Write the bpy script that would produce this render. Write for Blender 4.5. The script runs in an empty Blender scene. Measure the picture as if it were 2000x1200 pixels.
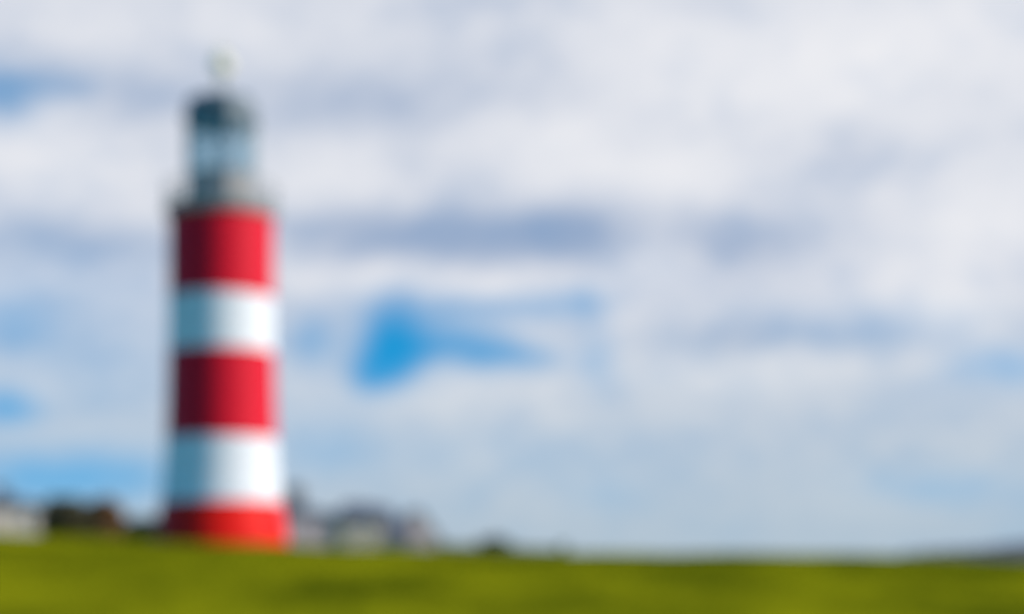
import bpy, bmesh, math, random
import numpy as np
from mathutils import Vector

random.seed(7)
rng = np.random.default_rng(11)
S = bpy.context.scene
C = S.collection
R = math.radians
F = 3139.0          # focal length in photo pixels (photo 2000 wide)
EYE = 1.6
HOR = 1110.0        # photo row of the eye level

def WX(px, d): return (px - 1000.0) / F * d
def WZ(py, d): return EYE + (HOR - py) / F * d

# ------------------------------------------------------------------ helpers
def srgb(r, g, b):
    f = lambda c: (c / 255 / 12.92) if c / 255 <= 0.04045 else ((c / 255 + 0.055) / 1.055) ** 2.4
    return (f(r), f(g), f(b))

def link(o, parent=None):
    C.objects.link(o)
    if parent: o.parent = parent
    return o

def obj(name, bm, mat, parent=None, smooth=False, loc=None):
    me = bpy.data.meshes.new(name)
    bmesh.ops.recalc_face_normals(bm, faces=bm.faces)
    bm.to_mesh(me); bm.free()
    if smooth:
        for p in me.polygons: p.use_smooth = True
    me.materials.append(mat)
    o = link(bpy.data.objects.new(name, me), parent)
    if loc: o.location = loc
    return o

def pyobj(name, v, f, mat, parent=None, smooth=False):
    me = bpy.data.meshes.new(name)
    me.from_pydata(v, [], f); me.update()
    if smooth:
        for p in me.polygons: p.use_smooth = True
    me.materials.append(mat)
    return link(bpy.data.objects.new(name, me), parent)

def tag(o, label=None, cat=None, group=None, kind=None):
    if label: o['label'] = label
    if cat: o['category'] = cat
    if group: o['group'] = group
    if kind: o['kind'] = kind
    return o

def thing(name, label, cat, loc, group=None):
    o = link(bpy.data.objects.new(name, None)); o.location = loc
    o.empty_display_size = 0.3
    return tag(o, label, cat, group)

def box(bm, x0, x1, y0, y1, z0, z1):
    vs = [bm.verts.new(p) for p in ((x0,y0,z0),(x1,y0,z0),(x1,y1,z0),(x0,y1,z0),(x0,y0,z1),(x1,y0,z1),(x1,y1,z1),(x0,y1,z1))]
    for f in ((0,1,2,3),(4,5,6,7),(0,1,5,4),(1,2,6,5),(2,3,7,6),(3,0,4,7)):
        bm.faces.new([vs[i] for i in f])

def lathe(bm, prof, n=72, close_bottom=False, close_top=False, phase=0.0):
    rings = []
    for r, z in prof:
        rings.append([bm.verts.new((r*math.cos(phase+2*math.pi*i/n), r*math.sin(phase+2*math.pi*i/n), z)) for i in range(n)])
    for a, b in zip(rings, rings[1:]):
        for i in range(n):
            bm.faces.new((a[i], a[(i+1)%n], b[(i+1)%n], b[i]))
    if close_bottom: bm.faces.new(rings[0])
    if close_top: bm.faces.new(rings[-1])

def tube(bm, p0, p1, r0, r1=None, n=8):
    r1 = r0 if r1 is None else r1
    p0, p1 = Vector(p0), Vector(p1)
    d = (p1-p0).normalized()
    a = d.orthogonal().normalized(); b = d.cross(a)
    A = [bm.verts.new(p0+(a*math.cos(t)+b*math.sin(t))*r0) for t in [2*math.pi*i/n for i in range(n)]]
    B = [bm.verts.new(p1+(a*math.cos(t)+b*math.sin(t))*r1) for t in [2*math.pi*i/n for i in range(n)]]
    for i in range(n): bm.faces.new((A[i], A[(i+1)%n], B[(i+1)%n], B[i]))
    bm.faces.new(A); bm.faces.new(B)

# ------------------------------------------------------------------ materials
def nodes_of(name):
    m = bpy.data.materials.new(name); m.use_nodes = True
    nt = m.node_tree
    return m, nt, nt.nodes['Principled BSDF']

def paint(name, col, rough=0.6, var=0.12, scale=3.0, bump=0.0, metallic=0.0, col2=None, courses=None):
    """colour broken up by noise; courses=(w,h) adds masonry joints as bump"""
    m, nt, p = nodes_of(name)
    N, L = nt.nodes, nt.links
    tc = N.new('ShaderNodeTexCoord')
    no = N.new('ShaderNodeTexNoise'); no.inputs['Scale'].default_value = scale; no.inputs['Detail'].default_value = 6
    L.new(tc.outputs['Object'], no.inputs['Vector'])
    cr = N.new('ShaderNodeValToRGB')
    c2 = col2 or tuple(c*(1-var*2) for c in col)
    cr.color_ramp.elements[0].position = 0.3; cr.color_ramp.elements[0].color = (*c2, 1)
    cr.color_ramp.elements[1].position = 0.7; cr.color_ramp.elements[1].color = (*col, 1)
    L.new(no.outputs['Fac'], cr.inputs['Fac'])
    L.new(cr.outputs['Color'], p.inputs['Base Color'])
    p.inputs['Roughness'].default_value = rough
    p.inputs['Metallic'].default_value = metallic
    if bump:
        bp = N.new('ShaderNodeBump'); bp.inputs['Strength'].default_value = bump; bp.inputs['Distance'].default_value = 0.03
        L.new(no.outputs['Fac'], bp.inputs['Height'])
        L.new(bp.outputs['Normal'], p.inputs['Normal'])
    return m

def masonry(name, col, col2, course=0.42, rough=0.55):
    """painted granite courses on a round tower: joints from angle and height"""
    m, nt, p = nodes_of(name)
    N, L = nt.nodes, nt.links
    tc = N.new('ShaderNodeTexCoord'); sep = N.new('ShaderNodeSeparateXYZ'); L.new(tc.outputs['Object'], sep.inputs[0])
    at = N.new('ShaderNodeMath'); at.operation = 'ARCTAN2'; L.new(sep.outputs[1], at.inputs[0]); L.new(sep.outputs[0], at.inputs[1])
    mu = N.new('ShaderNodeMath'); mu.operation = 'MULTIPLY'; mu.inputs[1].default_value = 2.4; L.new(at.outputs[0], mu.inputs[0])
    cb = N.new('ShaderNodeCombineXYZ'); L.new(mu.outputs[0], cb.inputs[0]); L.new(sep.outputs[2], cb.inputs[1])
    br = N.new('ShaderNodeTexBrick'); br.inputs['Scale'].default_value = 1.0
    br.inputs['Brick Width'].default_value = 0.95; br.inputs['Row Height'].default_value = course
    br.inputs['Mortar Size'].default_value = 0.012; br.inputs['Mortar Smooth'].default_value = 0.4
    br.inputs['Color1'].default_value = (*col, 1); br.inputs['Color2'].default_value = (*[c*0.96 for c in col], 1)
    br.inputs['Mortar'].default_value = (*[c*0.85 for c in col], 1)
    L.new(cb.outputs[0], br.inputs['Vector'])
    no = N.new('ShaderNodeTexNoise'); no.inputs['Scale'].default_value = 1.3; no.inputs['Detail'].default_value = 8; no.inputs['Roughness'].default_value = 0.65
    mp = N.new('ShaderNodeMapping'); mp.inputs['Scale'].default_value = (2.2, 2.2, 0.5)
    L.new(tc.outputs['Object'], mp.inputs[0]); L.new(mp.outputs[0], no.inputs['Vector'])
    rp = N.new('ShaderNodeMapRange'); rp.inputs[1].default_value = 0.5; rp.inputs[2].default_value = 0.85
    rp.inputs[3].default_value = 0.0; rp.inputs[4].default_value = 0.5
    L.new(no.outputs['Fac'], rp.inputs[0])
    mx = N.new('ShaderNodeMix'); mx.data_type = 'RGBA'
    L.new(rp.outputs[0], mx.inputs[0]); L.new(br.outputs['Color'], mx.inputs[6]); mx.inputs[7].default_value = (*col2, 1)
    L.new(mx.outputs[2], p.inputs['Base Color'])
    bp = N.new('ShaderNodeBump'); bp.inputs['Strength'].default_value = 0.35; bp.inputs['Distance'].default_value = 0.02; bp.invert = True
    L.new(br.outputs['Fac'], bp.inputs['Height']); L.new(bp.outputs['Normal'], p.inputs['Normal'])
    p.inputs['Roughness'].default_value = rough
    p.inputs['Specular IOR Level'].default_value = 0.12
    return m

def glass(name, tint, amount=0.85):
    m, nt, p = nodes_of(name)
    N, L = nt.nodes, nt.links
    tr = N.new('ShaderNodeBsdfTransparent'); tr.inputs[0].default_value = (*tint, 1)
    gl = N.new('ShaderNodeBsdfGlossy'); gl.inputs['Roughness'].default_value = 0.05
    no = N.new('ShaderNodeTexNoise'); no.inputs['Scale'].default_value = 2.0
    bp = N.new('ShaderNodeBump'); bp.inputs['Strength'].default_value = 0.05; L.new(no.outputs['Fac'], bp.inputs['Height'])
    L.new(bp.outputs['Normal'], gl.inputs['Normal'])
    mx = N.new('ShaderNodeMixShader'); mx.inputs[0].default_value = 1-amount
    L.new(tr.outputs[0], mx.inputs[1]); L.new(gl.outputs[0], mx.inputs[2])
    L.new(mx.outputs[0], N['Material Output'].inputs['Surface'])
    N.remove(p)
    return m

def leafmat(name, a, b):
    m, nt, p = nodes_of(name)
    N, L = nt.nodes, nt.links
    gi = N.new('ShaderNodeNewGeometry')
    cr = N.new('ShaderNodeValToRGB')
    cr.color_ramp.elements[0].color = (*a, 1); cr.color_ramp.elements[1].color = (*b, 1)
    L.new(gi.outputs['Random Per Island'], cr.inputs['Fac'])
    L.new(cr.outputs['Color'], p.inputs['Base Color'])
    p.inputs['Roughness'].default_value = 0.6
    return m

M = {}
M['red'] = masonry('red_paint', (0.74, 0.006, 0.021), (0.54, 0.012, 0.03))
M['red_base'] = masonry('base_red_paint', (0.85, 0.008, 0.003), (0.66, 0.014, 0.008))
M['white'] = masonry('white_paint', (0.83, 0.77, 0.74), (0.73, 0.68, 0.64))
M['stone'] = paint('grey_stone', (0.34, 0.33, 0.31), 0.8, 0.15, 4, 0.3)
M['iron'] = paint('black_iron', (0.05, 0.05, 0.055), 0.5, 0.1, 8)
M['railing_paint'] = paint('railing_grey_paint', (0.20, 0.19, 0.18), 0.5, 0.1, 8)
M['lantern_paint'] = paint('lantern_paint', (0.34, 0.42, 0.44), 0.5, 0.06, 6)
M['lantern_wall_paint'] = paint('lantern_wall_grey', (0.33, 0.29, 0.26), 0.6, 0.1, 4)
M['lead'] = paint('dark_lead', (0.075, 0.112, 0.13), 0.55, 0.15, 4, 0.15)
M['gold'] = paint('gilded_metal', (0.88, 0.73, 0.46), 0.6, 0.06, 10)
M['lantern_glass'] = glass('lantern_glass', (0.74, 0.87, 0.91), 0.88)
M['window_dark'] = paint('window_glass_dark', (0.02, 0.022, 0.026), 0.12, 0.1, 3)
M['window_frame'] = paint('window_frame_white', (0.75, 0.75, 0.73), 0.5, 0.05, 6)
M['cream'] = paint('cream_render', (0.72, 0.54, 0.41), 0.85, 0.08, 1.5, 0.1)
M['beige'] = paint('beige_render', (0.50, 0.39, 0.27), 0.85, 0.08, 1.5, 0.1)
M['pink'] = paint('pinkish_render', (0.52, 0.40, 0.36), 0.85, 0.08, 1.5, 0.1)
M['slate'] = paint('slate_roof', (0.095, 0.095, 0.115), 0.6, 0.2, 2.5, 0.3)
M['chimney_brick'] = paint('chimney_brick', (0.17, 0.135, 0.13), 0.85, 0.15, 4, 0.3)
M['ochre'] = paint('ochre_stone', (0.46, 0.34, 0.13), 0.85, 0.2, 3, 0.4)
M['bark'] = paint('bark', (0.06, 0.045, 0.03), 0.9, 0.25, 6, 0.5)
M['leaf_dark'] = leafmat('leaf_dark_green', (0.045, 0.036, 0.010), (0.105, 0.078, 0.02))
M['leaf_brown'] = leafmat('leaf_russet', (0.13, 0.05, 0.009), (0.26, 0.11, 0.02))
M['leaf_hedge'] = leafmat('leaf_hedge', (0.03, 0.05, 0.022), (0.06, 0.085, 0.035))
M['leaf_olive'] = leafmat('leaf_olive', (0.11, 0.115, 0.075), (0.20, 0.20, 0.14))

# grass: bare-ground colour and blades share one patchy pattern
def grassmat(name, gain):
    m, nt, p = nodes_of(name)
    N, L = nt.nodes, nt.links
    geo = N.new('ShaderNodeNewGeometry')
    def noise(scale, detail, sx=1, sy=1):
        mp = N.new('ShaderNodeMapping'); mp.inputs['Scale'].default_value = (sx, sy, 1)
        L.new(geo.outputs['Position'], mp.inputs[0])
        n = N.new('ShaderNodeTexNoise'); n.inputs['Scale'].default_value = scale; n.inputs['Detail'].default_value = detail
        L.new(mp.outputs[0], n.inputs['Vector']); return n
    a = noise(0.30, 4, 1.0, 0.45); b = noise(2.4, 6)
    cr = N.new('ShaderNodeValToRGB')
    e = cr.color_ramp.elements
    e[0].position = 0.36; e[0].color = (0.090*gain, 0.096*gain, 0.0028*gain, 1)
    e[1].position = 0.66; e[1].color = (0.245*gain, 0.222*gain, 0.0042*gain, 1)
    L.new(a.outputs['Fac'], cr.inputs['Fac'])
    mr = N.new('ShaderNodeMapRange'); mr.inputs[1].default_value = 0.3; mr.inputs[2].default_value = 0.7
    mr.inputs[3].default_value = 0.8; mr.inputs[4].default_value = 1.15
    L.new(b.outputs['Fac'], mr.inputs[0])
    vm = N.new('ShaderNodeVectorMath'); vm.operation = 'SCALE'
    L.new(cr.outputs['Color'], vm.inputs[0]); L.new(mr.outputs[0], vm.inputs['Scale'])
    L.new(vm.outputs[0], p.inputs['Base Color'])
    p.inputs['Roughness'].default_value = 0.85
    p.inputs['Specular IOR Level'].default_value = 0.0
    bp = N.new('ShaderNodeBump'); bp.inputs['Strength'].default_value = 0.5; bp.inputs['Distance'].default_value = 0.05
    L.new(b.outputs['Fac'], bp.inputs['Height']); L.new(bp.outputs['Normal'], p.inputs['Normal'])
    return m
M['turf'] = grassmat('turf', 1.0)
M['blade'] = grassmat('grass_blade', 1.15)

# ------------------------------------------------------------------ terrain
CX = np.array([-200, -60, -22.3, -17, -12.6, -8.9, -4.5, 0, 4.5, 11.2, 16.7, 22.3, 60, 200.0])
CZ = np.array([3.6, 3.5, 3.08, 2.84, 2.62, 2.50, 2.35, 2.24, 2.18, 2.16, 2.08, 1.82, 1.3, 1.0])
PY = np.array([-500, -40, 0, 10, 25, 40, 55, 66, 78, 95, 140, 220, 400, 900, 4000.0])
PZ = np.array([0.0, 0, 0, 0.10, 0.33, 0.60, 0.86, 0.985, 1.0, 0.93, 0.3, -0.9, -2.0, -5, -9])
def smooth_interp(x, xs, ys):
    x = np.asarray(x, float)
    i = np.clip(np.searchsorted(xs, x) - 1, 0, len(xs)-2)
    m = np.gradient(ys, xs)
    h = xs[i+1]-xs[i]; t = np.clip((x-xs[i])/h, 0, 1)
    return ((2*t**3-3*t**2+1)*ys[i] + (t**3-2*t**2+t)*h*m[i] + (-2*t**3+3*t**2)*ys[i+1] + (t**3-t**2)*h*m[i+1])
def ground_z(x, y):
    z = smooth_interp(x, CX, CZ) * smooth_interp(y, PY, PZ)
    amp = np.clip((np.asarray(y)-12)/20, 0, 1)
    return z + amp*0.035*(np.sin(0.9*np.asarray(x)+0.35*np.asarray(y)) + 0.7*np.sin(0.43*np.asarray(x)-0.6*np.asarray(y)+1.3))
def gz(x, y): return float(ground_z(np.array([x]), np.array([y]))[0])

def grid_axis(lo, hi, fine_lo, fine_hi, step, grow=1.25):
    a = list(np.arange(fine_lo, fine_hi+1e-6, step))
    s = step; p = fine_hi
    while p < hi: s *= grow; p = min(hi, p+s); a.append(p)
    s = step; p = fine_lo; b = []
    while p > lo: s *= grow; p = max(lo, p-s); b.append(p)
    return np.array(b[::-1]+a)
xs = grid_axis(-3500, 3500, -45, 45, 0.9)
ys = grid_axis(-400, 4000, 0, 110, 0.9)
X, Y = np.meshgrid(xs, ys)
Z = ground_z(X, Y)
nx, ny = len(xs), len(ys)
verts = np.stack([X.ravel(), Y.ravel(), Z.ravel()], 1).tolist()
faces = [(j*nx+i, j*nx+i+1, (j+1)*nx+i+1, (j+1)*nx+i) for j in range(ny-1) for i in range(nx-1)]
tag(pyobj('ground', verts, faces, M['turf'], None, True), 'sloping green lawn rising to a low crest under the lighthouse', 'lawn', kind='structure')

# short grass blades on the visible slope
nb = 110000
bx = rng.uniform(-30, 30, nb); by = 18 + 62*np.sqrt(rng.uniform(0, 1, nb))
keep = (np.abs(bx) < by*0.36+4) & (((bx+12.6)**2+(by-72)**2) > 3.1**2)
bx, by = bx[keep], by[keep]
bz = ground_z(bx, by); n = len(bx)
ang = rng.uniform(0, 2*math.pi, n); w = rng.uniform(0.008, 0.018, n); h = rng.uniform(0.04, 0.11, n)
lx = rng.normal(0, 0.03, n); ly = rng.normal(0, 0.03, n)
V = np.empty((n, 3, 3))
V[:, 0] = np.stack([bx-np.cos(ang)*w, by-np.sin(ang)*w, bz-0.01], 1)
V[:, 1] = np.stack([bx+np.cos(ang)*w, by+np.sin(ang)*w, bz-0.01], 1)
V[:, 2] = np.stack([bx+lx, by+ly, bz+h], 1)
me = bpy.data.meshes.new('grass')
me.vertices.add(n*3); me.vertices.foreach_set('co', V.ravel())
me.loops.add(n*3); me.loops.foreach_set('vertex_index', np.arange(n*3, dtype=np.int32))
me.polygons.add(n); me.polygons.foreach_set('loop_start', np.arange(0, n*3, 3, dtype=np.int32))
me.update(calc_edges=True); me.materials.append(M['blade'])
tag(link(bpy.data.objects.new('grass', me)), 'short yellowish green grass covering the slope', 'grass', kind='stuff')

# distant headland at the right
hv, hf = [], []
hx = np.linspace(150, 420, 60)
for i, x in enumerate(hx):
    t = (x-150)/270
    ridge = 1.0 + 13.0*((x-150)/105)**0.6 + 0.35*math.sin(x*0.13)
    for j, (dy, k) in enumerate(((-90, 0.0), (-45, 0.55), (-12, 0.93), (0, 1.0), (30, 0.85), (120, 0.0))):
        hv.append((x + dy*0.15, 800+dy+6*math.sin(x*0.05), -12 + (ridge+12)*k + (0.5*math.sin(x*0.7+j) if 0 < j < 5 else 0)))
for i in range(59):
    for j in range(5):
        a = i*6+j; hf.append((a, a+6, a+7, a+1))
tag(pyobj('hill', hv, hf, paint('headland_rock', (0.085, 0.075, 0.085), 0.9, 0.2, 0.05, 0.2), None, True), 'dark purplish headland rising at the edge of the lawn', 'hill', kind='structure')

# ------------------------------------------------------------------ lighthouse
D = 72.0
TX = WX(432, D); K = D/F
def tz(py): return WZ(py, D)
base = gz(TX, D-2.9) - 0.08
LH = thing('lighthouse', 'tall lighthouse striped in red and white with a glazed lantern on top', 'lighthouse', (TX, D, base))
def L_(py, near=2.2): return WZ(py, D-near) - base     # height of what shows at a photo row on the near face
RAD_Y = np.array([1100, 1070, 1030, 985, 920, 850, 770, 690, 560, 480, 420, 405.0])[::-1]
RAD_R = (np.array([134, 130, 125, 116, 109.5, 105.5, 103, 101.5, 100.5, 100, 100, 100])*K*1.005)[::-1]
def rad(py): return float(np.interp(py, RAD_Y, RAD_R))
def band(name, y0, y1, mat):
    bm = bmesh.new()
    n = 8
    pr = []
    for i in range(n+1):
        py = y0 + (y1-y0)*i/n
        z = L_(py) if not (y0 > 1080 and i == 0) else -0.15
        pr.append((rad(py), z))
    lathe(bm, pr, 96)
    return obj(name, bm, mat, LH, True)
band('red_band', 1085, 978, M['red_base'])['label'] = 'bright red band at the foot of the tower'
band('white_band', 978, 850, M['white'])['label'] = 'lower white band'
band('red_band', 850, 677, M['red'])['label'] = 'middle red band'
band('white_band', 677, 567, M['white'])['label'] = 'upper white band'
band('red_band', 567, 409, M['red'])['label'] = 'red band below the gallery'
# cornice and gallery deck
bm = bmesh.new()
lathe(bm, [(rad(409), L_(409)), (rad(409)+0.10, L_(406)), (rad(409)+0.14, L_(402)), (rad(409)+0.17, L_(397)), (rad(409)+0.19, L_(393)), (rad(409)+0.19, L_(388)), (1.2, L_(387.5))], 96, close_top=True)
obj('cornice', bm, M['stone'], LH)
# railing
RG = rad(409)+0.09
z0, z1 = L_(387.7), L_(343)
bm = bmesh.new()
for i in range(40):
    a = 2*math.pi*i/40
    thick = 0.035 if i % 5 == 0 else 0.017
    tube(bm, (RG*math.cos(a), RG*math.sin(a), z0), (RG*math.cos(a), RG*math.sin(a), z1), thick, n=6)
for z, r in ((z1, 0.032), (z0+(z1-z0)*0.66, 0.018), (z0+(z1-z0)*0.33, 0.018), (z0+0.08, 0.018)):
    for i in range(40):
        a, b = 2*math.pi*i/40, 2*math.pi*(i+1)/40
        tube(bm, (RG*math.cos(a), RG*math.sin(a), z), (RG*math.cos(b), RG*math.sin(b), z), r, n=6)
obj('railing', bm, M['railing_paint'], LH)
# lantern room: octagon of columns and glazing bars over a low wall
RL = 66*K; PH = math.pi/8
zb, zg, zt = L_(387), L_(333, 1.3), L_(230, 1.3)
bm = bmesh.new()
lathe(bm, [(RL, zb), (RL, zg), (RL+0.05, zg+0.02), (RL+0.05, zg+0.09), (RL-0.08, zg+0.1)], 8, phase=PH)
lw = obj('lantern_wall', bm, M['lantern_wall_paint'], LH)
bm = bmesh.new()
V8 = [(RL*math.cos(PH+i*math.pi/4), RL*math.sin(PH+i*math.pi/4)) for i in range(8)]
for i in range(8):
    (x0, y0), (x1, y1) = V8[i], V8[(i+1) % 8]
    tube(bm, (x0, y0, zg+0.08), (x0, y0, zt), 0.065, n=8)
    for t in (0.25, 0.5, 0.75):
        x, y = x0+(x1-x0)*t, y0+(y1-y0)*t
        tube(bm, (x, y, zg+0.08), (x, y, zt), 0.022, n=6)
    for t in (0.2, 0.4, 0.6, 0.8):
        z = zg+0.08+(zt-zg-0.08)*t
        tube(bm, (x0, y0, z), (x1, y1, z), 0.022, n=6)
    tube(bm, (x0, y0, zt-0.04), (x1, y1, zt-0.04), 0.06, n=6)
lf = obj('lantern_frame', bm, M['lantern_paint'], LH)
bm = bmesh.new()
lathe(bm, [(RL-0.012, zg+0.09), (RL-0.012, zt)], 8, phase=PH)
obj('glazing', bm, M['lantern_glass'], lf)
# candle hoop inside the lantern
bm = bmesh.new()
tube(bm, (0, 0, zg+1.2), (0, 0, zt-0.001), 0.025)
for i in range(24):
    a, b = 2*math.pi*i/24, 2*math.pi*(i+1)/24
    tube(bm, (0.5*math.cos(a), 0.5*math.sin(a), zg+0.8), (0.5*math.cos(b), 0.5*math.sin(b), zg+0.8), 0.03, n=6)
for i in range(4):
    a = math.pi/2*i
    tube(bm, (0, 0, zg+1.2), (0.5*math.cos(a), 0.5*math.sin(a), zg+0.8), 0.02, n=6)
obj('candle_hoop', bm, M['iron'], LH)
# cupola roof
RE = 73*K
bm = bmesh.new()
lathe(bm, [(RL-0.1, zt-0.002), (RE-0.02, zt), (RE, zt+0.05), (RE, zt+0.30), (RE*0.95, zt+0.36), (RE*0.93, zt+0.78), (RE*0.88, zt+1.00), (RE*0.72, zt+1.18), (RE*0.45, zt+1.32), (RE*0.2, zt+1.38), (0.12, zt+1.46), (0.10, zt+1.5)], 8, close_bottom=True, close_top=True, phase=PH)
cup = obj('roof', bm, M['lead'], LH)
cup['label'] = 'dark domed lantern roof'
for i in range(8):
    bm = bmesh.new()
    a = PH+i*math.pi/4
    pts = [(RE*0.93, zt+0.78), (RE*0.88, zt+1.00), (RE*0.72, zt+1.18), (RE*0.45, zt+1.32), (RE*0.2, zt+1.38)]
    for (r0, h0), (r1, h1) in zip(pts, pts[1:]):
        tube(bm, (r0*math.cos(a), r0*math.sin(a), h0), (r1*math.cos(a), r1*math.sin(a), h1), 0.03, n=6)
    obj('roof_rib', bm, M['lead'], cup)
# finial
zr = zt+1.5
bm = bmesh.new()
tube(bm, (0, 0, zr), (0, 0, L_(88, 0)), 0.07, 0.035, n=10)
fin = obj('finial', bm, M['gold'], LH, True)
bm = bmesh.new()
bmesh.ops.create_uvsphere(bm, u_segments=24, v_segments=16, radius=0.44)
bmesh.ops.translate(bm, verts=bm.verts, vec=(0.04, 0, L_(128, 0)))
obj('ball', bm, M['gold'], fin, True)
bm = bmesh.new()
zc = L_(102, 0)
box(bm, -0.30, 0.32, -0.02, 0.02, zc-0.05, zc+0.05)
obj('weather_vane', bm, M['gold'], fin)
# ------------------------------------------------------------------ houses behind the crest
def add_windows(par, x0, x1, yf, rows, cols, w=0.9, h=1.3):
    for z in rows:
        for c in range(cols):
            cx = x0 + (x1-x0)*(c+0.5)/cols
            bm = bmesh.new()
            for a in ((-w/2-0.08, -w/2, -h/2-0.08, h/2+0.08), (w/2, w/2+0.08, -h/2-0.08, h/2+0.08), (-w/2, w/2, -h/2-0.08, -h/2), (-w/2, w/2, h/2, h/2+0.08), (-0.03, 0.03, -h/2, h/2), (-w/2, -0.03, -0.03, 0.03), (0.03, w/2, -0.03, 0.03)):
                box(bm, a[0], a[1], -0.06, 0.02, a[2], a[3])
            f = obj('window', bm, M['window_frame'], par); f.location = (cx, yf, z)
            g = bmesh.new(); box(g, -w/2, w/2, -0.02, 0.015, -h/2, h/2)
            obj('pane', g, M['window_dark'], f)

def house(label, d, px0, px1, py_eave, py_ridge, wall, depth=8.0, hip=True, windows=2, chimneys=(), roof='slate', ridge_in=None, rot=18):
    x0, x1 = WX(px0, d), WX(px1, d); cx = (x0+x1)/2; hw = (x1-x0)/2
    zb = min(gz(x0, d), gz(x1, d), gz(x0, d+depth), gz(x1, d+depth)) - 0.3
    ze, zr = WZ(py_eave, d)-zb, WZ(py_ridge, d)-zb
    t = thing('house', label, 'house', (cx, d, zb)); t.rotation_euler = (0, 0, R(rot))
    bm = bmesh.new(); box(bm, -hw, hw, 0, depth, 0, ze)
    w = obj('wall', bm, M[wall], t)
    bm = bmesh.new()
    o = 0.25
    ri = ridge_in if ridge_in is not None else (min(hw*0.55, depth/2) if hip else -o)
    a = [(-hw-o, -o, ze), (hw+o, -o, ze), (hw+o, depth+o, ze), (-hw-o, depth+o, ze)]
    b = [(-hw+ri, depth/2, zr), (hw-ri, depth/2, zr)]
    th = 0.12
    lo = [bm.verts.new(p) for p in a]; up = [bm.verts.new((p[0], p[1], p[2]+th)) for p in a]
    rg = [bm.verts.new((p[0], p[1], p[2]+th)) for p in b]
    bm.faces.new(lo)
    for i in range(4): bm.faces.new((lo[i], lo[(i+1)%4], up[(i+1)%4], up[i]))
    bm.faces.new((up[0], up[1], rg[1], rg[0])); bm.faces.new((up[2], up[3], rg[0], rg[1]))
    bm.faces.new((up[1], up[2], rg[1])); bm.faces.new((up[3], up[0], rg[0]))
    rf = obj('roof', bm, M[roof], t)
    for c0, c1, ctop in chimneys:
        bm = bmesh.new()
        X0, X1 = WX(c0, d)-cx, WX(c1, d)-cx
        zt_ = WZ(ctop, d)-zb
        y0 = depth/2-0.6
        box(bm, X0, X1, y0, y0+1.2, ze, zt_)
        box(bm, X0-0.08, X1+0.08, y0-0.08, y0+1.28, zt_+0.002, zt_+0.15)
        for k in range(2):
            xx = X0+(X1-X0)*(k+0.5)/2
            tube(bm, (xx, y0+0.6, zt_+0.152), (xx, y0+0.6, zt_+0.6), 0.13, 0.10, n=10)
        obj('chimney', bm, M['chimney_brick'], rf)
    if windows: add_windows(t, -hw, hw, -0.001, (ze-1.5,), windows)
    return t, cx, zb, ze, hw

house('cream rendered house seen past the dark trees, cut off by the picture edge', 200, -260, 92, 990, 968, 'cream', 9, True, 4, ((-14, 12, 950),))
house('pale house with a tall brick chimney right beside the foot of the lighthouse', 205, 520, 668, 1008, 992, 'pink', 8, True, 2, ((570, 602, 950),))
# slate roofed house with a long roof running down to the right
d = 190
t, cx, zb, ze, hw = house('beige house under a dark slate roof that runs low down one side', d, 668, 750, 1020, 982, 'beige', 8, True, 1, ridge_in=1.2)
bm = bmesh.new()
xa, xb = WX(752, d)-cx, WX(808, d)-cx
zt_, zl = WZ(984, d)-zb, WZ(1064, d)-zb
p = [(xa-1.2, 4, zt_), (xa+1.6, 4, zt_-0.3), (xb+0.1, -0.4, zl), (xa+0.0, -0.4, zl+0.2)]
lo = [bm.verts.new(q) for q in p]; up = [bm.verts.new((q[0], q[1], q[2]+0.12)) for q in p]
bm.faces.new(lo); bm.faces.new(up)
for i in range(4): bm.faces.new((lo[i], lo[(i+1)%4], up[(i+1)%4], up[i]))
obj('side_roof', bm, M['slate'], t)
bm = bmesh.new()
vs = [bm.verts.new(q) for q in ((xa+0.05, 0, 0), (xb-0.2, 0, 0), (xb-0.2, 0, zl-0.1), (xa+0.05, 0, zl+0.1), (xa+0.05, 3.9, 0), (xa+1.5, 3.9, 0), (xa+1.5, 3.9, zt_-0.5), (xa+0.05, 3.9, zt_-0.3))]
for f in ((0,1,2,3),(4,5,6,7),(0,1,5,4),(1,2,6,5),(2,3,7,6),(3,0,4,7)): bm.faces.new([vs[i] for i in f])
obj('side_wing', bm, M['beige'], t)
# pinkish gable end
d = 198
x0, x1 = WX(802, d), WX(862, d); cx = (x0+x1)/2; hw = (x1-x0)/2
zb = gz(cx, d+6)-0.4; ze = WZ(1052, d)-zb; zr = WZ(998, d)-zb; ax = WX(820, d)-cx
t = thing('house', 'small pinkish house whose gable faces the lawn, past the slate roof', 'house', (cx, d, zb)); t.rotation_euler = (0, 0, R(15))
bm = bmesh.new()
fr = [(-hw, 0), (hw, 0), (hw, ze), (ax, zr), (-hw, zr-0.6)]
A = [bm.verts.new((x, 0, z)) for x, z in fr]; B = [bm.verts.new((x, 7, z)) for x, z in fr]
bm.faces.new(A); bm.faces.new(B)
for i in range(5): bm.faces.new((A[i], A[(i+1)%5], B[(i+1)%5], B[i]))
obj('wall', bm, M['pink'], t)
bm = bmesh.new()
for (xA, zA), (xB, zB) in ((fr[2], fr[3]), (fr[3], fr[4])):
    q = [(xA, -0.1, zA+0.004), (xB, -0.1, zB+0.004), (xB, 7.1, zB+0.004), (xA, 7.1, zA+0.004)]
    lo = [bm.verts.new(k) for k in q]; up = [bm.verts.new((k[0], k[1], k[2]+0.14)) for k in q]
    bm.faces.new(lo); bm.faces.new(up)
    for i in range(4): bm.faces.new((lo[i], lo[(i+1)%4], up[(i+1)%4], up[i]))
obj('roof', bm, M['slate'], t)
add_windows(t, -hw, hw*0.3, -0.001, (ze-1.2,), 1)

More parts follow.
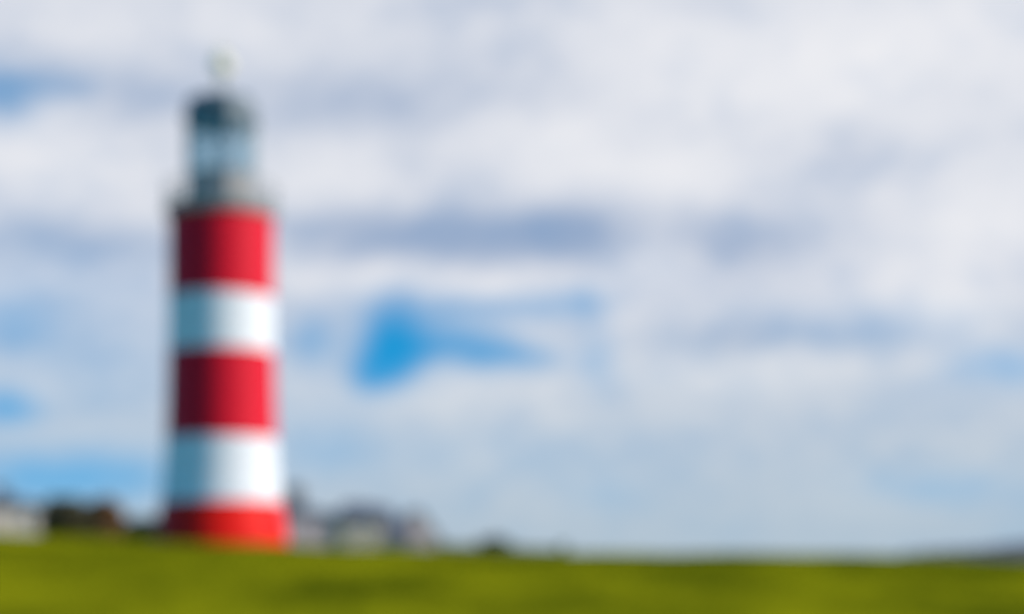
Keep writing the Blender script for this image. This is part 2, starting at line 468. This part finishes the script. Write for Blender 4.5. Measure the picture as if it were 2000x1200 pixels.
# ------------------------------------------------------------------ low wall
d = 86.0
xa, xb = WX(846, d), WX(1090, d)
t = thing('garden_wall', 'low ochre stone wall along the crest behind the round bush', 'wall', ((xa+xb)/2, d, 0))
bm = bmesh.new(); cx = (xa+xb)/2
n = 24
tops = []
for i in range(n):
    X0 = xa+(xb-xa)*i/n; X1 = xa+(xb-xa)*(i+1)/n - 0.004
    g = gz((X0+X1)/2, d)
    py = 1060 + 13*(i/n)
    box(bm, X0-cx, X1-cx, -0.2, 0.2, g-0.3, WZ(py, d)+random.uniform(-0.02, 0.02))
obj('stonework', bm, M['ochre'], t)
bm = bmesh.new()
g = gz(xb, d)
box(bm, xb-cx+0.01, xb-cx+0.5, -0.25, 0.25, g-0.3, WZ(1066, d)); box(bm, xb-cx-0.05, xb-cx+0.56, -0.31, 0.31, WZ(1066, d)+0.003, WZ(1063, d))
obj('end_pier', bm, M['ochre'], t)

# ------------------------------------------------------------------ trees and bushes
def foliage(name, clumps, n, leaf, mat, parent):
    """many small leaf quads spread through overlapping clumps (cx,cy,cz,rx,ry,rz)"""
    vol = np.array([c[3]*c[4]*c[5] for c in clumps]); pick = rng.choice(len(clumps), n, p=vol/vol.sum())
    c = np.array(clumps)[pick]
    v = rng.normal(size=(n, 3)); v /= np.linalg.norm(v, axis=1)[:, None]
    r = rng.uniform(0.25, 1.0, n)**0.5 * rng.uniform(0.88, 1.1, n)
    P = c[:, :3] + v*r[:, None]*c[:, 3:]
    a = rng.normal(size=(n, 3)); a /= np.linalg.norm(a, axis=1)[:, None]
    b = np.cross(a, rng.normal(size=(n, 3))); b /= np.linalg.norm(b, axis=1)[:, None]
    s = leaf*rng.uniform(0.6, 1.3, n)[:, None]
    Q = np.stack([P-a*s, P-b*s*0.55, P+a*s, P+b*s*0.55], 1)
    me = bpy.data.meshes.new(name)
    me.vertices.add(n*4); me.vertices.foreach_set('co', Q.ravel())
    me.loops.add(n*4); me.loops.foreach_set('vertex_index', np.arange(n*4, dtype=np.int32))
    me.polygons.add(n); me.polygons.foreach_set('loop_start', np.arange(0, n*4, 4, dtype=np.int32))
    me.update(calc_edges=True); me.materials.append(mat)
    return link(bpy.data.objects.new(name, me), parent)

def tree(label, d, px, py_top, wpx, mat, n, leaf, trunk_frac=0.25, name='tree', cat='tree', nclump=12, group=None, lean=0):
    x = WX(px, d); g = gz(x, d)-0.05
    t = thing(name, label, cat, (x, d, g), group)
    H = WZ(py_top, d)-g; Rw = wpx*d/F/2
    bm = bmesh.new()
    top = H*0.62
    pts = [Vector((0, 0, 0)), Vector((0.05*lean, 0.03, top*0.4)), Vector((0.1*lean, -0.02, top*0.75)), Vector((0.12*lean, 0, top))]
    r = 0.05*H
    for i in range(3): tube(bm, pts[i], pts[i+1], r*(1-i*0.25), r*(1-(i+1)*0.25), n=9)
    for k in range(7):
        a = k*2.4; z = top*random.uniform(0.35, 0.9)
        e = Vector((math.cos(a)*Rw*0.6, math.sin(a)*Rw*0.6, min(H*0.85, z+H*0.22)))
        tube(bm, (0, 0, z), e, r*0.4, r*0.12, n=6)
    obj('trunk', bm, M['bark'], t, True)
    cl = []
    zc = H*(trunk_frac+1)/2; rz = H*(1-trunk_frac)/2
    cl.append((0, 0, zc, Rw*0.66, Rw*0.66, rz*0.8))
    for k in range(nclump):
        a = random.uniform(0, 2*math.pi); q = random.uniform(-0.85, 0.85)
        rr = math.sqrt(1-q*q)*0.66
        s = random.uniform(0.26, 0.42)
        cl.append((math.cos(a)*rr*Rw, math.sin(a)*rr*Rw, zc+q*rz*0.72, Rw*s, Rw*s, rz*s))
    foliage('crown', cl, n, leaf, M[mat], t)
    return t

tree('dark green round tree in front of the cream house', 81, 138, 960, 122, 'leaf_dark', 16000, 0.085, -0.22)
tree('russet brown tree whose crown touches the dark green tree', 83.5, 203, 960, 132, 'leaf_brown', 16000, 0.085, -0.22, lean=1)
tree('small dark bush in the gap between the russet tree and the lighthouse', 81, 276, 1006, 108, 'leaf_hedge', 5000, 0.08, -0.15, name='bush', cat='bush', nclump=9)
tree('grey green round bush standing alone by the low ochre wall', 82, 963, 1043, 74, 'leaf_olive', 5000, 0.06, -0.1, name='bush', cat='bush', nclump=9)

# ------------------------------------------------------------------ sun
SUN_EL, SUN_AZ = 32.0, 95.0     # azimuth clockwise from +Y
sd = Vector((math.sin(R(SUN_AZ))*math.cos(R(SUN_EL)), math.cos(R(SUN_AZ))*math.cos(R(SUN_EL)), math.sin(R(SUN_EL))))
sl = bpy.data.lights.new('sun', 'SUN'); sl.energy = 5.0; sl.angle = R(0.5); sl.color = (1.0, 0.94, 0.85)
so = link(bpy.data.objects.new('sun', sl)); so.rotation_euler = sd.to_track_quat('Z', 'Y').to_euler(); so.location = (40, -20, 60)

# ------------------------------------------------------------------ sky: Nishita blue behind a broken deck of cloud
W = bpy.data.worlds.new('World'); S.world = W; W.use_nodes = True
nt = W.node_tree; N, L = nt.nodes, nt.links
bg = N['Background']; STR = 0.15; bg.inputs['Strength'].default_value = STR
sky = N.new('ShaderNodeTexSky'); sky.sky_type = 'NISHITA'; sky.sun_disc = False
sky.sun_elevation = R(SUN_EL); sky.sun_rotation = R(SUN_AZ); sky.air_density = 1.0; sky.dust_density = 0.2; sky.ozone_density = 2.0
def val(x):
    return x
def math_(op, a, b=None, c=None, clamp=False):
    n = N.new('ShaderNodeMath'); n.operation = op; n.use_clamp = clamp
    for i, v in enumerate((a, b, c)):
        if v is None: continue
        if isinstance(v, (int, float)): n.inputs[i].default_value = v
        else: L.new(v, n.inputs[i])
    return n.outputs[0]
def vmath(op, a, b=None, c=None):
    n = N.new('ShaderNodeVectorMath'); n.operation = op
    for i, v in enumerate((a, b, c)):
        if v is None: continue
        if isinstance(v, tuple): n.inputs[i].default_value = v
        else: L.new(v, n.inputs[i])
    return n
def mixc(f, a, b):
    n = N.new('ShaderNodeMix'); n.data_type = 'RGBA'
    for i, v in ((0, f), (6, a), (7, b)):
        if isinstance(v, (int, float)): n.inputs[i].default_value = v
        elif isinstance(v, tuple): n.inputs[i].default_value = (*v, 1)
        else: L.new(v, n.inputs[i])
    return n.outputs[2]
tc = N.new('ShaderNodeTexCoord')
dirv = tc.outputs['Generated']
sp = N.new('ShaderNodeSeparateXYZ'); L.new(dirv, sp.inputs[0])
az = math_('ARCTAN2', sp.outputs[0], sp.outputs[1]); el = math_('ARCSINE', sp.outputs[2])
cb = N.new('ShaderNodeCombineXYZ'); L.new(az, cb.inputs[0]); L.new(el, cb.inputs[1])
# clouds drift: warp the sky coordinates by turbulence so every patch has a ragged outline
wn = N.new('ShaderNodeTexNoise'); wn.inputs['Scale'].default_value = 26; wn.inputs['Detail'].default_value = 6
mpw = N.new('ShaderNodeMapping'); mpw.inputs['Scale'].default_value = (0.7, 1.3, 1); L.new(cb.outputs[0], mpw.inputs[0]); L.new(mpw.outputs[0], wn.inputs['Vector'])
wv = vmath('SUBTRACT', wn.outputs['Color'], (0.5, 0.5, 0.5))
WARP = 0.022
ae = vmath('MULTIPLY_ADD', wv.outputs[0], (WARP, WARP*0.7, 0), cb.outputs[0]).outputs[0]
def AE(px, py):
    a = math.atan((px-1000)/F); e = math.atan((HOR-py)/F*math.cos(a)); return a, e
def blobs(lst, base):
    acc = base
    for px, py, sx, sy, w in lst:
        a, e = AE(px, py); ix, iy = F/sx, F/sy
        v = vmath('MULTIPLY_ADD', ae, (ix, iy, 0), (-a*ix, -e*iy, 0)).outputs[0]
        dd = vmath('DOT_PRODUCT', v, v).outputs['Value']
        g = math_('POWER', 0.6065, dd)
        acc = math_('MULTIPLY_ADD', g, w, acc)
    return acc
def cnoise(sx, sy, scale, detail, seed):
    mp = N.new('ShaderNodeMapping'); mp.inputs['Scale'].default_value = (sx, sy, 1); mp.inputs['Location'].default_value = (seed, seed*0.7, seed*0.3)
    L.new(ae, mp.inputs[0])
    n = N.new('ShaderNodeTexNoise'); n.inputs['Scale'].default_value = scale; n.inputs['Detail'].default_value = detail; n.inputs['Roughness'].default_value = 0.55
    L.new(mp.outputs[0], n.inputs['Vector']); return n.outputs['Fac']
#SKYBLOBS
BLUE = [(px,py,sx,sy,w*1.3) for px,py,sx,sy,w in [(764,668,42,42,1.0),(738,722,36,30,.45),(880,668,70,26,.5),(985,698,70,22,.42),(880,602,120,20,.28),(1090,600,70,16,.2),(1155,598,30,22,.2),
        (610,668,34,34,.3),(1165,700,28,40,.2),(0,185,50,36,.5),(110,168,50,18,.2),(6,790,40,24,.5),(150,930,150,40,.5),(20,625,60,40,.25),
        (1965,720,70,26,.24),(1640,640,160,30,.11),(1170,965,60,30,.07),(1820,950,120,30,.12),(620,880,70,40,.12),(130,520,150,60,.11),(190,700,150,90,.13),(900,880,240,60,.07),(620,800,90,60,.06)]]
TONE = [(px,py,sx,sy,w*1.35) for px,py,sx,sy,w in [(880,462,220,36,-.52),(1110,462,70,34,-.36),(1430,475,100,36,-.32),(700,205,180,50,-.26),(240,195,120,40,-.2),(150,475,110,34,-.26),(1000,150,130,50,-.12),
        (1860,150,60,40,-.14),(1650,285,70,40,-.12),(1360,5,60,30,-.15),(930,0,80,16,-.1),(1640,650,180,24,-.22),(1440,655,70,22,-.14),(60,120,80,30,-.1),
        (1080,290,70,46,.2),(940,240,60,50,.12),(1680,120,190,80,.26),(1900,60,140,80,.12),(1320,340,120,30,.18),(130,70,120,50,.08),(180,260,120,60,.12),(90,340,110,50,.16),
        (620,345,90,50,.14),(1280,500,80,34,.22),(820,545,220,24,.16),(1900,420,90,60,.2),(1860,620,80,40,.24),(1450,730,200,26,.16),(900,760,90,26,.12),(1780,540,120,50,.1),(1300,120,160,100,.14),
        (480,90,80,60,.08)]]
blue = blobs(BLUE, 0.0)
tone = blobs(TONE, 0.615)
nz = cnoise(1.0, 2.2, 9, 7, 3.1); nz2 = cnoise(1.0, 1.7, 22, 7, 8.4)
nn = math_('ADD', math_('MULTIPLY', math_('SUBTRACT', nz, 0.5), 0.40), math_('MULTIPLY', math_('SUBTRACT', nz2, 0.5), 0.42))
nz3 = cnoise(1.0, 1.5, 48, 6, 5.2); nn = math_('MULTIPLY_ADD', math_('SUBTRACT', nz3, 0.5), 0.34, nn)
tone = math_('MULTIPLY_ADD', math_('TANH', math_('MULTIPLY', math_('SUBTRACT', math_('ADD', tone, nn), 0.5), 2.2)), 0.5, 0.5, clamp=True)
blue = math_('SUBTRACT', blue, math_('MULTIPLY', nn, 0.45))
# the rest of the sky (behind and above the viewer) is mostly clear with scattered cloud
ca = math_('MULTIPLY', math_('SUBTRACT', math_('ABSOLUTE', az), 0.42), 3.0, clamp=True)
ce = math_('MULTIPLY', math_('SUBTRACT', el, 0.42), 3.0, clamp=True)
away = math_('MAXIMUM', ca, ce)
n3 = N.new('ShaderNodeTexNoise'); n3.inputs['Scale'].default_value = 2.2; n3.inputs['Detail'].default_value = 8; L.new(dirv, n3.inputs['Vector'])
clear = math_('MULTIPLY', math_('SUBTRACT', 0.74, n3.outputs['Fac']), 9.0, clamp=True)
blue = math_('TANH', math_('MULTIPLY', math_('MAXIMUM', blue, 0.0), 1.45))
blue = math_('ADD', math_('MULTIPLY', blue, math_('SUBTRACT', 1.0, away)), math_('MULTIPLY', clear, away), clamp=True)
lin = lambda c: tuple(x/STR for x in srgb(*c))
hi = lin((242, 242, 245)); lo_ = lin((143, 166, 199)); hz = lin((158, 184, 201))
cloud = mixc(tone, lo_, hi)
# low on the horizon the cloud thins into pale blue air
low = math_('SUBTRACT', 1.0, math_('MULTIPLY', math_('SUBTRACT', el, 0.02), 6.6), clamp=True)
low = math_('MULTIPLY', low, 0.68)
cloud = mixc(low, cloud, hz)
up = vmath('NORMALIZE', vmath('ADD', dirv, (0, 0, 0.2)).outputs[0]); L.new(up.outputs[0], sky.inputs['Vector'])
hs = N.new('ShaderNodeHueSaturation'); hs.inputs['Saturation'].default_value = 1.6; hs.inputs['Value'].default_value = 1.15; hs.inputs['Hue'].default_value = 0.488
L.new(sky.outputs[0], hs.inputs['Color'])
sky_boost = vmath('SCALE', hs.outputs['Color']); L.new(math_('MULTIPLY_ADD', away, 0.35, 1.0), sky_boost.inputs['Scale'])  # clear sky out of view brightened to fill the tower's shaded side with blue
L.new(mixc(blue, cloud, sky_boost.outputs[0]), bg.inputs['Color'])
W.cycles.sampling_method = 'MANUAL'; W.cycles.sample_map_resolution = 512

# ------------------------------------------------------------------ camera: level, rising front, focused far too near so everything is soft
cd = bpy.data.cameras.new('camera'); cam = link(bpy.data.objects.new('camera', cd)); S.camera = cam
cam.location = (0, 0, EYE); cam.rotation_euler = (R(90), 0, 0)
cd.sensor_width = 36; cd.lens = F/2000*36; cd.shift_y = (HOR-600)/2000
cd.clip_start = 0.05; cd.clip_end = 20000
cd.dof.use_dof = True; cd.dof.focus_distance = 0.6
BLUR = 29.0     # blur radius of far things, photo pixels
cd.dof.aperture_fstop = cd.lens*1e-3/(2*(BLUR/F)*0.6)

S.view_settings.view_transform = 'Standard'; S.view_settings.look = 'None'
S.view_settings.exposure = 0; S.view_settings.gamma = 1
S.cycles.use_denoising = True; S.cycles.denoising_input_passes = 'RGB'
S.cycles.max_bounces = 8; S.cycles.transparent_max_bounces = 16
